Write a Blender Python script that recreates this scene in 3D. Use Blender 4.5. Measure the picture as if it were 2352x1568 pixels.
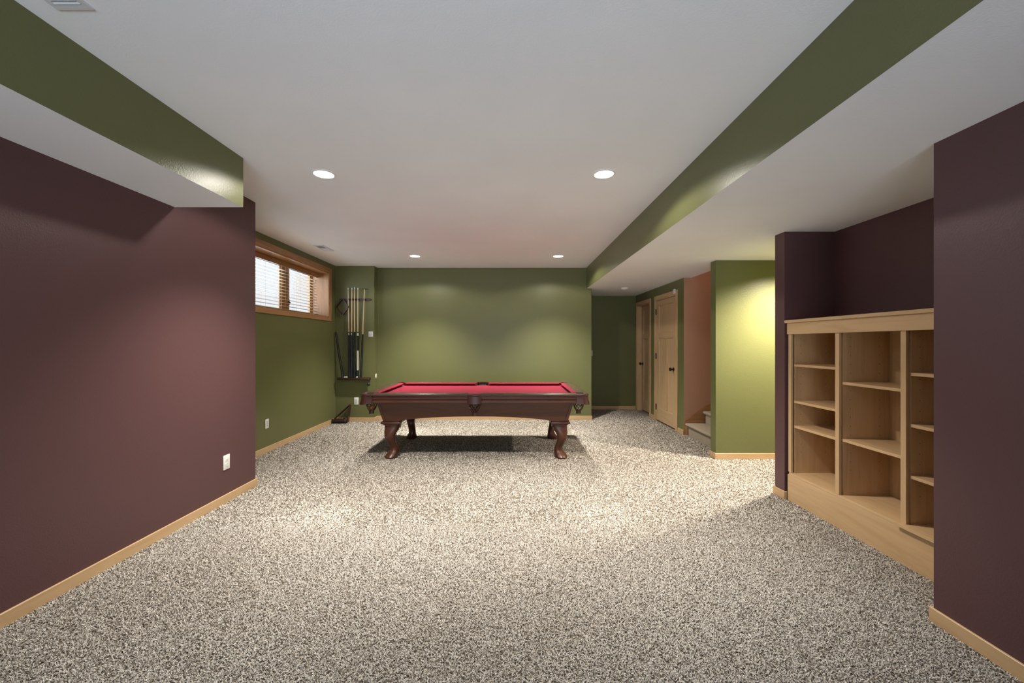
import bpy, bmesh, math, random
import numpy as np
from mathutils import Vector, Matrix
PI = math.pi
random.seed(7)
for o in list(bpy.data.objects):
    bpy.data.objects.remove(o)
SC = bpy.context.scene
COL = SC.collection

# ------------------------------------------------------------------ camera, world, light, exposure
CAMH = 1.34
cd = bpy.data.cameras.new('camera'); cam = bpy.data.objects.new('camera', cd); COL.objects.link(cam)
cam.location = (0, 0, CAMH); cam.rotation_euler = (PI / 2, 0, 0)
cd.sensor_width = 36.0; cd.lens = 36.0 * 930 / 2352
cd.shift_x = 2 / 2352; cd.shift_y = 4 / 2352
cd.clip_start = 0.05; cd.clip_end = 200
SC.camera = cam
SC.view_settings.view_transform = 'Standard'
SC.view_settings.look = 'None'
SC.view_settings.gamma = 1.0
SC.view_settings.exposure = 0.0
SC.view_settings.use_curve_mapping = False
w = bpy.data.worlds.new('sky'); SC.world = w; w.use_nodes = True
wb = w.node_tree.nodes['Background']
wb.inputs['Color'].default_value = (0.84, 0.92, 1.0, 1); wb.inputs['Strength'].default_value = 1.05

def area(name, loc, rot, sx, sy, power, color):
    l = bpy.data.lights.new(name, 'AREA'); l.shape = 'RECTANGLE'; l.size = sx; l.size_y = sy
    l.energy = power; l.color = color
    o = bpy.data.objects.new(name, l); COL.objects.link(o); o.location = loc; o.rotation_euler = rot
    return o
# cool uplight added behind the camera, tilted up to lift the ceiling
pd = area('added_uplight', (-0.3, -3.15, 0.9), (PI / 2 + 0.60, 0, 0), 2.6, 1.4, 74, (0.70, 0.84, 1.0)); pd.data.spread = math.radians(95)
# daylight in front of the small basement window
area('window_daylight', (-3.55, 5.6, 2.2), (0, -PI / 2, 0), 0.7, 2.0, 40, (0.80, 0.90, 1.0))
# lamp at the top of the stairwell
area('stairwell_lamp', (3.7, 5.36, 4.1), (0, 0, 0), 0.5, 0.5, 16, (1.0, 0.78, 0.58))
DL_COLOR = (1.0, 0.94, 0.84)
DL_POWER = 55.0      # wide spill of each recessed lamp
DL_BEAM = 790.0      # its stronger central beam
def spot(name, loc, power, color, angle=156, blend=0.22):
    l = bpy.data.lights.new(name, 'SPOT'); l.energy = power; l.color = color
    l.spot_size = math.radians(angle); l.spot_blend = blend; l.shadow_soft_size = 0.05
    o = bpy.data.objects.new(name, l); COL.objects.link(o); o.location = loc
    return o
spot('side_room_lamp', (3.22, 4.12, 2.27), 640, (1.0, 0.88, 0.74), 150, 0.8)

# ------------------------------------------------------------------ materials
def mat(name, color, rough=0.6, metal=0.0, spec=0.5):
    m = bpy.data.materials.new(name); m.use_nodes = True
    b = m.node_tree.nodes['Principled BSDF']
    b.inputs['Base Color'].default_value = (*color, 1)
    b.inputs['Roughness'].default_value = rough
    b.inputs['Metallic'].default_value = metal
    b.inputs['Specular IOR Level'].default_value = spec
    return m
def N(m, t): return m.node_tree.nodes.new(t)
def L(m, a, b): m.node_tree.links.new(a, b)
def coords(m, scale=(1, 1, 1)):
    t = N(m, 'ShaderNodeTexCoord'); mp = N(m, 'ShaderNodeMapping'); mp.inputs['Scale'].default_value = scale
    L(m, t.outputs['Object'], mp.inputs['Vector']); return mp.outputs['Vector']
def noise(m, vec, scale, detail=3, rough=0.5):
    n = N(m, 'ShaderNodeTexNoise'); n.inputs['Scale'].default_value = scale
    n.inputs['Detail'].default_value = detail; n.inputs['Roughness'].default_value = rough
    L(m, vec, n.inputs['Vector']); return n
def ramp(m, fac, stops):
    r = N(m, 'ShaderNodeValToRGB'); e = r.color_ramp.elements
    while len(e) < len(stops): e.new(0.5)
    for i, (p, c) in enumerate(stops): e[i].position = p; e[i].color = (*c, 1)
    L(m, fac, r.inputs['Fac']); return r
def bump(m, height, strength, dist):
    b = N(m, 'ShaderNodeBump'); b.inputs['Strength'].default_value = strength; b.inputs['Distance'].default_value = dist
    L(m, height, b.inputs['Height']); L(m, b.outputs['Normal'], m.node_tree.nodes['Principled BSDF'].inputs['Normal'])
def bsdf(m): return m.node_tree.nodes['Principled BSDF']

def paint(name, color, rough=0.5, peel=0.25, spec=0.5):
    m = mat(name, color, rough, spec=spec); v = coords(m)
    n = noise(m, v, 120, 3); bump(m, n.outputs['Fac'], peel, 0.004)
    n2 = noise(m, v, 1.3, 2)
    c = tuple(x * 0.95 for x in color)
    r = ramp(m, n2.outputs['Fac'], [(0.3, c), (0.7, color)]); L(m, r.outputs['Color'], bsdf(m).inputs['Base Color'])
    return m
def wood(name, light, dark, axis='x', rough=0.4, scale=1.0, streak=0.55, coat=0.0):
    m = mat(name, light, rough)
    s = {'x': (1.2, 14, 14), 'y': (14, 1.2, 14), 'z': (14, 14, 1.2)}[axis]
    v = coords(m, tuple(q * scale for q in s))
    n = noise(m, v, 1.0, 6, 0.6)
    n.inputs['Distortion'].default_value = 1.2
    r = ramp(m, n.outputs['Fac'], [(0.30, dark), (streak, light), (0.8, tuple(min(1, q * 1.08) for q in light))])
    L(m, r.outputs['Color'], bsdf(m).inputs['Base Color'])
    n3 = noise(m, v, 6.0, 4)
    bump(m, n3.outputs['Fac'], 0.08, 0.001)
    bsdf(m).inputs['Coat Weight'].default_value = coat
    bsdf(m).inputs['Coat Roughness'].default_value = 0.15
    return m

M = {}
M['green'] = paint('green_wall_paint', (0.142, 0.148, 0.059), 0.36, spec=0.3)
M['purple'] = paint('plum_wall_paint', (0.104, 0.051, 0.053), 0.42, spec=0.3)
M['salmon'] = paint('salmon_wall_paint', (0.50, 0.285, 0.18), 0.55)
M['white'] = paint('ceiling_paint', (0.84, 0.86, 0.89), 0.8, 0.12, 0.2)
ML, MD = (0.56, 0.375, 0.200), (0.48, 0.305, 0.155)
for ax in 'xyz': M['maple_' + ax] = wood('maple_' + ax, ML, MD, ax)
for ax in 'xyz': M['fir_' + ax] = wood('stained_fir_' + ax, (0.40, 0.215, 0.095), (0.28, 0.135, 0.055), ax, 0.38)
for ax in 'yz': M['doorwood_' + ax] = wood('door_fir_' + ax, (0.52, 0.36, 0.20), (0.46, 0.31, 0.165), ax, 0.4, 1.0)
for ax in 'xyz': M['cherry_' + ax] = wood('cherry_' + ax, (0.078, 0.022, 0.009), (0.045, 0.012, 0.005), ax, 0.38, 1.0, 0.6, 0.10)
for ax in 'xy': M['rail_' + ax] = wood('rail_' + ax, (0.060, 0.028, 0.017), (0.035, 0.015, 0.010), ax, 0.3, 1.0, 0.6, 0.4)
M['darkwood'] = wood('dark_rack_wood', (0.050, 0.016, 0.010), (0.025, 0.008, 0.006), 'x', 0.4)
M['cloth'] = mat('crimson_cloth', (0.235, 0.016, 0.036), 0.9, spec=0.08)
v = coords(M['cloth']); n = noise(M['cloth'], v, 900, 2); bump(M['cloth'], n.outputs['Fac'], 0.2, 0.0005)
bsdf(M['cloth']).inputs['Sheen Weight'].default_value = 0.04
M['leather'] = mat('brown_leather', (0.042, 0.012, 0.008), 0.4)
v = coords(M['leather']); n = noise(M['leather'], v, 220, 3); bump(M['leather'], n.outputs['Fac'], 0.3, 0.001)
M['black'] = mat('black_lacquer', (0.008, 0.008, 0.009), 0.3)
M['rubber'] = mat('black_rubber', (0.010, 0.010, 0.010), 0.7)
M['bronze'] = mat('dark_bronze', (0.008, 0.006, 0.005), 0.45, 0.1)
M['plastic'] = mat('white_plastic', (0.78, 0.78, 0.75), 0.4)
M['slot'] = mat('dark_slot', (0.02, 0.02, 0.02), 0.6)
M['metalwhite'] = mat('white_enamel', (0.62, 0.63, 0.66), 0.4)
M['shaft'] = wood('cue_shaft', (0.62, 0.46, 0.26), (0.52, 0.36, 0.19), 'z', 0.3)
M['ferrule'] = mat('ferrule', (0.85, 0.84, 0.80), 0.3)
M['bluewrap'] = mat('blue_cue_finish', (0.014, 0.012, 0.028), 0.3)
M['whitewrap'] = mat('cream_cue_wrap', (0.55, 0.52, 0.45), 0.6)
M['silver'] = mat('silver', (0.6, 0.6, 0.6), 0.25, 1.0)
M['gold'] = mat('brass', (0.65, 0.48, 0.20), 0.25, 1.0)
M['pearl'] = mat('pearl_inlay', (0.75, 0.72, 0.62), 0.3)
M['chalk'] = mat('cream_chalk', (0.62, 0.60, 0.52), 0.9)
M['ballcream'] = mat('cream_ball', (0.80, 0.72, 0.50), 0.12)
M['ballorange'] = mat('orange_ball', (0.62, 0.22, 0.05), 0.12)
M['grey'] = mat('grey_plastic', (0.25, 0.26, 0.28), 0.5)
M['slat'] = mat('blind_slat', (0.62, 0.48, 0.32), 0.4)
M['cord'] = mat('blind_cord', (0.55, 0.45, 0.33), 0.8)
M['lens'] = mat('lit_lens', (1, 1, 1), 0.5)
bsdf(M['lens']).inputs['Emission Color'].default_value = (1.0, 0.97, 0.92, 1)
bsdf(M['lens']).inputs['Emission Strength'].default_value = 9.0
g = bpy.data.materials.new('window_glass'); g.use_nodes = True
nt = g.node_tree; nt.nodes.clear()
go = nt.nodes.new('ShaderNodeOutputMaterial'); mx = nt.nodes.new('ShaderNodeMixShader'); tr = nt.nodes.new('ShaderNodeBsdfTransparent')
gl = nt.nodes.new('ShaderNodeBsdfGlossy'); gl.inputs['Roughness'].default_value = 0.02; mx.inputs['Fac'].default_value = 0.06
nt.links.new(tr.outputs[0], mx.inputs[1]); nt.links.new(gl.outputs[0], mx.inputs[2]); nt.links.new(mx.outputs[0], go.inputs[0])
M['glass'] = g
# carpet backing below the pile
m = mat('carpet_backing', (0.20, 0.165, 0.125), 0.95, spec=0.1)
v = coords(m); n = noise(m, v, 130, 4, 0.7)
r = ramp(m, n.outputs['Fac'], [(0.36, (0.09, 0.07, 0.052)), (0.50, (0.27, 0.235, 0.19)), (0.7, (0.40, 0.36, 0.30))])
L(m, r.outputs['Color'], bsdf(m).inputs['Base Color']); bump(m, n.outputs['Fac'], 0.8, 0.01)
M['backing'] = m
m = mat('carpet_yarn', (0.5, 0.43, 0.34), 0.9, spec=0.1)
a = N(m, 'ShaderNodeAttribute'); a.attribute_name = 'shade'
r = ramp(m, a.outputs['Fac'], [(0.0, (0.070, 0.052, 0.040)), (0.18, (0.20, 0.160, 0.122)), (0.34, (0.44, 0.395, 0.34)), (0.7, (0.56, 0.52, 0.465)), (1.0, (0.70, 0.67, 0.615))])
L(m, r.outputs['Color'], bsdf(m).inputs['Base Color'])
M['yarn'] = m
m = mat('stair_carpet', (0.36, 0.31, 0.235), 0.95, spec=0.1)
v = coords(m); n = noise(m, v, 160, 4, 0.7)
r = ramp(m, n.outputs['Fac'], [(0.35, (0.27, 0.225, 0.165)), (0.65, (0.47, 0.41, 0.32))])
L(m, r.outputs['Color'], bsdf(m).inputs['Base Color']); bump(m, n.outputs['Fac'], 0.6, 0.005)
M['staircarpet'] = m

# ------------------------------------------------------------------ helpers
def obj(name, bm, mats, parent=None, smooth=False, loc=None, **props):
    me = bpy.data.meshes.new(name)
    bmesh.ops.recalc_face_normals(bm, faces=bm.faces) if not props.pop('keep_normals', False) else None
    bm.to_mesh(me); bm.free()
    if not isinstance(mats, (list, tuple)): mats = [mats]
    for mm in mats: me.materials.append(mm)
    if smooth:
        me.polygons.foreach_set('use_smooth', [True] * len(me.polygons))
        try: me.set_sharp_from_angle(angle=math.radians(40))
        except Exception: pass
    o = bpy.data.objects.new(name, me); COL.objects.link(o)
    if parent: o.parent = parent
    if loc: o.location = loc
    for k, val in props.items(): o[k] = val
    return o
def empty(name, loc, rotz=0, **props):
    o = bpy.data.objects.new(name, None); COL.objects.link(o); o.location = loc; o.rotation_euler = (0, 0, rotz)
    o.empty_display_size = 0.1
    for k, val in props.items(): o[k] = val
    return o
def thing(name, label, cat, loc=(0, 0, 0), rotz=0, group=None):
    o = empty(name, loc, rotz, label=label, category=cat)
    if group: o['group'] = group
    return o
def box(bm, x0, x1, y0, y1, z0, z1, bev=0.0, mi=0, faces=None, mtx=None, seg=2):
    vs = [bm.verts.new((x, y, z)) for x in (x0, x1) for y in (y0, y1) for z in (z0, z1)]
    idx = {'-x': (0, 1, 3, 2), '+x': (4, 6, 7, 5), '-y': (0, 4, 5, 1), '+y': (2, 3, 7, 6), '-z': (0, 2, 6, 4), '+z': (1, 5, 7, 3)}
    fs = []
    for k, q in idx.items():
        f = bm.faces.new([vs[i] for i in q]); f.material_index = (faces or {}).get(k, mi); fs.append(f)
    if bev:
        es = list({e for f in fs for e in f.edges})
        res = bmesh.ops.bevel(bm, geom=es, offset=bev, segments=seg, affect='EDGES', profile=0.5)
        vs = list({v for f in res['faces'] for v in f.verts} | {v for v in vs if v.is_valid})
    if mtx is not None: bmesh.ops.transform(bm, matrix=mtx, verts=[v for v in vs if v.is_valid])
def bx(*a, **k):
    bm = bmesh.new(); box(bm, *a, **k); return bm
def struct(name, bm, mats, parent=None, **k):
    if parent is None: k['kind'] = 'structure'
    return obj(name, bm, mats, parent, **k)
def loft(bm, rings, closed=True, cap=True, mi=0):
    R = [[bm.verts.new(p) for p in r] for r in rings]
    n = len(R[0])
    for a_, b_ in zip(R, R[1:]):
        for i in range(n if closed else n - 1):
            f = bm.faces.new((a_[i], a_[(i + 1) % n], b_[(i + 1) % n], b_[i])); f.material_index = mi
    if cap and closed:
        bm.faces.new(list(reversed(R[0]))).material_index = mi; bm.faces.new(R[-1]).material_index = mi
    return R
def ring(c, rx, ry, n, p=1.0, ph=0):
    out = []
    for i in range(n):
        t = 2 * PI * i / n + ph; ct, st = math.cos(t), math.sin(t)
        out.append((c[0] + rx * abs(ct) ** p * (1 if ct >= 0 else -1), c[1] + ry * abs(st) ** p * (1 if st >= 0 else -1), c[2]))
    return out
def lathe(bm, prof, n=20, c=(0, 0), mi=0, cap=True):
    loft(bm, [ring((c[0], c[1], z), r, r, n) for r, z in prof], cap=cap, mi=mi)
def tube(bm, pts, r, n=6, closed=False, mi=0):
    pts = [Vector(p) for p in pts]; rings = []
    m_ = len(pts); rr = r if isinstance(r, (list, tuple)) else [r] * m_
    up0 = None
    for i, p in enumerate(pts):
        a_ = pts[(i - 1) % m_] if (closed or i > 0) else p
        b_ = pts[(i + 1) % m_] if (closed or i < m_ - 1) else p
        d = (b_ - a_).normalized()
        if up0 is None: up0 = Vector((0, 0, 1)) if abs(d.z) < 0.9 else Vector((1, 0, 0))
        s_ = d.cross(up0)
        if s_.length < 1e-4: s_ = d.cross(Vector((0, 1, 0)))
        s_.normalize(); u_ = s_.cross(d).normalized()
        up0 = u_
        rings.append([p + (s_ * math.cos(2 * PI * k / n) + u_ * math.sin(2 * PI * k / n)) * rr[i] for k in range(n)])
    if closed:
        rings.append(rings[0])
        R = [[bm.verts.new(q) for q in r_] for r_ in rings[:-1]]; R.append(R[0])
        for a_, b_ in zip(R, R[1:]):
            for k in range(n): bm.faces.new((a_[k], a_[(k + 1) % n], b_[(k + 1) % n], b_[k]))
    else: loft(bm, rings, mi=mi)
def extr(bm, prof, axis, a0, a1, mi=0):
    """closed 2-D profile swept along an axis: profile (u,z) with u the other horizontal axis"""
    f = (lambda u, z, t: (t, u, z)) if axis == 'x' else (lambda u, z, t: (u, t, z))
    loft(bm, [[f(u, z, a0) for u, z in prof], [f(u, z, a1) for u, z in prof]], mi=mi)
def dup(root, loc, rotz=None, label=None):
    r = root.copy(); COL.objects.link(r); r.location = loc
    if rotz is not None: r.rotation_euler = (0, 0, rotz)
    if label: r['label'] = label
    for ch in list(root.children):
        c = ch.copy(); COL.objects.link(c); c.parent = r
        for gch in list(ch.children):
            d = gch.copy(); COL.objects.link(d); d.parent = c
    return r

# ------------------------------------------------------------------ room dimensions
HC, LC = 2.66, 2.298           # high and low ceiling
XL, XW, XR = -2.40, -3.00, 2.03
YB, YR = 7.09, 6.92            # back wall, cue-rack wall
G, P, S, W = 0, 1, 2, 3
WM = [M['green'], M['purple'], M['salmon'], M['white']]

struct('floor', bx(-3.6, 5.3, -3.4, 8.5, -0.12, 0.0), M['backing'])
bm = bmesh.new(); box(bm, -3.35, 1.33, -3.4, 7.25, HC, HC + 0.12)
struct('ceiling', bm, M['white'])
bm = bmesh.new()
box(bm, 1.32, 5.2, -3.4, 4.80, LC, HC + 0.12, faces={'-x': 1})
box(bm, 1.32, 2.64, 4.80, 5.92, LC, HC + 0.12, faces={'-x': 1})
box(bm, 1.32, 2.53, 5.92, 6.04, LC, HC + 0.12, faces={'-x': 1})
box(bm, 1.32, 2.9, 6.04, 7.10, LC, HC + 0.12, faces={'-x': 1})
box(bm, 0.4, 2.9, 7.10, 8.35, LC, HC + 0.12)
struct('ceiling_right', bm, [M['white'], M['green']])
struct('ceiling_left', bx(XL - 0.02, -1.912, -3.4, 2.89, 2.31, HC + 0.01, mi=1, faces={'-z': 0}), [M['white'], M['green']])

struct('wall_left', bx(XL - 0.12, XL, -3.4, 3.80, 0, HC, mi=P, faces={'+y': G}), WM)
bm = bmesh.new(); T = 0.34
oy0, oy1, oz0, oz1 = 4.50, 6.66, 1.76, 2.50
box(bm, XW - T, XW, 3.68, oy0, 0, HC); box(bm, XW - T, XW, oy1, 7.2, 0, HC)
box(bm, XW - T, XW, oy0, oy1, 0, oz0); box(bm, XW - T, XW, oy0, oy1, oz1, HC)
box(bm, XW - T, XL - 0.12, 3.68, 3.80, 0, HC)
struct('wall_left_window', bm, WM)
struct('wall_back_rack', bx(XW, -2.34, YR, YB + 0.01, 0, HC), WM)
struct('wall_back', bx(XW - T, 1.405, YB, YB + 0.12, 0, HC), WM)
struct('wall_hall_back', bx(0.4, 2.9, 8.20, 8.32, 0, HC), WM)
struct('wall_hall_left', bx(0.4, 0.5, 7.21, 8.20, 0, HC), WM)
# wall with the two doors
XD = 2.525
D2 = (6.20, 7.04); D1 = (7.375, 8.10); DH = 2.085
bm = bmesh.new()
box(bm, XD, XD + 0.12, 5.92, D2[0], 0, LC + 0.1, faces={'-y': S})
box(bm, XD, XD + 0.12, D2[1], D1[0], 0, LC + 0.1); box(bm, XD, XD + 0.12, D1[1], 8.25, 0, LC + 0.1)
box(bm, XD, XD + 0.12, D2[0], D2[1], DH, LC + 0.1); box(bm, XD, XD + 0.12, D1[0], D1[1], DH, LC + 0.1)
struct('wall_hall_right', bm, WM)
struct('wall_door_backing', bx(2.86, 2.92, 6.0, 8.3, 0, LC + 0.1), WM)  # unseen backing behind the doors, added to stop sky light leaking in
bm = bmesh.new(); box(bm, XD + 0.12, 5.2, 5.92, 6.04, 0, 4.25, mi=S); box(bm, XD, XD + 0.12, 5.92, 6.04, LC, 4.25, mi=S)
struct('wall_stair_back', bm, WM)
struct('wall_stair_front', bx(2.365, 5.2, 4.68, 4.80, 0, 4.25, mi=G, faces={'+y': S}), WM)
struct('wall_stair_right', bx(5.08, 5.2, 4.80, 5.92, 0, 4.25, mi=S), WM)
struct('wall_stair_header', bx(2.56, 2.641, 4.80, 5.92, LC + 0.002, 4.25, mi=S), WM)
struct('ceiling_stair', bx(2.5, 5.2, 4.7, 6.0, 4.25, 4.3), M['white'])
struct('wall_right', bx(XR, XR + 0.12, -3.4, 1.945, 0, HC, mi=P), WM)
struct('wall_niche_front', bx(XR + 0.12, 2.9, 1.825, 1.945, 0, HC, mi=P), WM)
struct('wall_niche_back', bx(2.78, 2.9, 1.945, 3.48, 0, HC, mi=P), WM)
struct('wall_niche_side', bx(2.35, 5.2, 3.48, 3.606, 0, HC, mi=P, faces={'+y': G}), WM)
struct('wall_side_room', bx(5.08, 5.2, 3.606, 4.68, 0, HC), WM)
bm = bmesh.new()
box(bm, XL - 0.12, -1.85, -3.4, -3.25, 0, HC, mi=G); box(bm, 1.25, XR + 0.12, -3.4, -3.25, 0, HC, mi=G)
box(bm, -1.85, 1.25, -3.4, -3.25, 2.2, HC, mi=G)  # unseen opening below this lintel, added to admit light from behind
struct('wall_rear', bm, WM)

# baseboards
BH, BT = 0.072, 0.013
def board(name, segs):
    bm = bmesh.new()
    for x0, x1, y0, y1 in segs: box(bm, x0, x1, y0, y1, 0.001, BH, bev=0.0025, seg=1)
    x0, x1, y0, y1 = segs[0]
    return struct(name, bm, M['maple_y'] if (y1 - y0) > (x1 - x0) else M['maple_x'])
board('baseboard_left', [(XL, XL + BT, -3.2, 3.80 + BT), (XL - 0.12, XL, 3.80, 3.80 + BT)])
board('baseboard_left_window', [(XW, XW + BT, 3.80, YR)])
board('baseboard_back_rack', [(XW + BT, -2.34, YR - BT, YR), (-2.34, -2.34 + BT, YR - BT, YB - BT)])
board('baseboard_back', [(-2.34, 1.405 + BT, YB - BT, YB), (1.405, 1.405 + BT, YB, YB + 0.12)])
board('baseboard_hall_back', [(0.5, XD, 8.20 - BT, 8.20)])
board('baseboard_hall_middle', [(XD - BT, XD, 7.137, 7.29)])
board('baseboard_hall_right', [(XD - BT, XD, 5.92 - 0.002, 6.118)])
board('baseboard_stair_front', [(2.365 - BT, 5.07, 4.68 - BT, 4.68), (2.365 - BT, 2.365, 4.68, 4.80)])
board('baseboard_niche_side', [(2.35 - BT, 2.35, 3.48 - BT, 3.606 + BT), (2.35, 2.365, 3.48 - BT, 3.48)])
board('baseboard_right', [(XR - BT, XR, -3.2, 1.945 + BT), (XR, XR + 0.34, 1.945, 1.945 + BT)])

# ------------------------------------------------------------------ window and blind
wn = empty('window_1', (XW, 5.58, 1.7), kind='structure')
def wpart(name, bm, mm, **k):
    bmesh.ops.translate(bm, verts=bm.verts, vec=(-XW, -5.58, -1.7)); return obj(name, bm, mm, wn, **k)
cw, ct = 0.075, 0.016
wpart('side_casing', bx(XW, XW + ct, oy1, oy1 + cw, oz0 - 0.055, oz1 + cw, bev=0.003), M['fir_z'])
wpart('side_casing', bx(XW, XW + ct, oy0 - cw, oy0, oz0 - 0.055, oz1 + cw, bev=0.003), M['fir_z'])
wpart('head_casing', bx(XW, XW + ct, oy0, oy1, oz1, oz1 + cw, bev=0.003), M['fir_y'])
wpart('sill_casing', bx(XW, XW + ct, oy0, oy1, oz0 - 0.055, oz0, bev=0.003), M['fir_y'])
XF = -3.265     # face of the window frame
lt = 0.015
wpart('jamb', bx(XF - 0.07, XW + 0.004, oy1 - lt, oy1 + 0.001, oz0, oz1), M['fir_z'])
wpart('jamb', bx(XF - 0.07, XW + 0.004, oy0 - 0.001, oy0 + lt, oz0, oz1), M['fir_z'])
wpart('head_jamb', bx(XF - 0.07, XW + 0.004, oy0, oy1, oz1 - lt, oz1 + 0.001), M['fir_y'])
wpart('sill', bx(XF - 0.07, XW + 0.004, oy0, oy1, oz0 - 0.001, oz0 + lt), M['fir_y'])
def sash(y0, y1, x):
    bm = bmesh.new(); fw = 0.042
    box(bm, x - 0.035, x, y0, y0 + fw, oz0 + lt, oz1 - lt, bev=0.002); box(bm, x - 0.035, x, y1 - fw, y1, oz0 + lt, oz1 - lt, bev=0.002)
    box(bm, x - 0.035, x, y0 + fw, y1 - fw, oz0 + lt, oz0 + lt + fw, bev=0.002); box(bm, x - 0.035, x, y0 + fw, y1 - fw, oz1 - lt - fw, oz1 - lt, bev=0.002)
    s_ = wpart('sash', bm, M['fir_z'])
    gm = bx(x - 0.020, x - 0.016, y0 + fw, y1 - fw, oz0 + lt + fw, oz1 - lt - fw)
    bmesh.ops.translate(gm, verts=gm.verts, vec=(-XW, -5.58, -1.7)); obj('pane', gm, M['glass'], s_)
    # dark gasket round the pane
    gk = bmesh.new()
    for q in (((y0 + fw, y0 + fw + .008), (oz0 + lt + fw, oz1 - lt - fw)), ((y1 - fw - .008, y1 - fw), (oz0 + lt + fw, oz1 - lt - fw)),
              ((y0 + fw, y1 - fw), (oz0 + lt + fw, oz0 + lt + fw + .008)), ((y0 + fw, y1 - fw), (oz1 - lt - fw - .008, oz1 - lt - fw))):
        box(gk, x - 0.014, x - 0.006, q[0][0], q[0][1], q[1][0], q[1][1])
    bmesh.ops.translate(gk, verts=gk.verts, vec=(-XW, -5.58, -1.7)); obj('gasket', gk, M['rubber'], s_)
sash(5.92, oy1 - lt, XF); sash(4.52, 5.78, XF)
wpart('mullion', bx(XF - 0.06, XF + 0.012, 5.782, 5.918, oz0 + lt, oz1 - lt, bev=0.003), M['fir_z'])
bm = bmesh.new(); box(bm, XF, XF + 0.012, 5.935, 5.95, 1.90, 1.98, bev=0.003); box(bm, XF + 0.008, XF + 0.03, 5.938, 5.947, 1.93, 1.945, bev=0.002)
wpart('latch', bm, M['bronze'])

bl = thing('window_blind', 'open horizontal wood blind hanging inside the small basement window', 'blind', (-3.17, 5.58, 1.78))
def bpart(name, bm, mm, **k):
    bmesh.ops.translate(bm, verts=bm.verts, vec=(3.17, -5.58, -1.78)); return obj(name, bm, mm, bl, **k)
by0, by1 = oy0 + lt + 0.006, oy1 - lt - 0.006
bpart('valance', bx(-3.185, -3.165, by0, by1, 2.412, 2.484, bev=0.004), M['fir_y'])
bpart('head_rail', bx(-3.24, -3.19, by0, by1, 2.435, 2.475), M['metalwhite'])
slat0 = None
for k in range(13):
    z = 1.822 + k * 0.0455
    if slat0 is None:
        bm = bmesh.new()
        loft(bm, [[(-0.025, y, -0.002), (0.0, y, 0.0005), (0.025, y, -0.002), (0.025, y, 0.0008), (0.0, y, 0.0033), (-0.025, y, 0.0008)] for y in (by0 - 5.58, by1 - 5.58)])
        slat0 = obj('slat', bm, M['slat'], bl); s_ = slat0
    else:
        s_ = slat0.copy(); COL.objects.link(s_)
    s_.location = (-0.045, 0, z - 1.78)
bpart('bottom_rail', bx(-3.24, -3.19, by0, by1, 1.779, 1.797, bev=0.004), M['slat'])
for y in (4.75, 5.25, 5.72, 6.12, 6.52):
    bm = bmesh.new()
    for x in (-3.242, -3.188): tube(bm, [(x, y, 1.79), (x, y, 2.44)], 0.0012, 4)
    bpart('ladder_cord', bm, M['cord'])
bm = bmesh.new(); tube(bm, [(-3.182, 6.56, 2.42), (-3.182, 6.56, 2.36)], 0.0015, 5)
lathe(bm, [(0.003, 2.36), (0.007, 2.345), (0.006, 2.325), (0.002, 2.322)], 8, (-3.182, 6.56))
bpart('pull_cord', bm, M['cord'])

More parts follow.
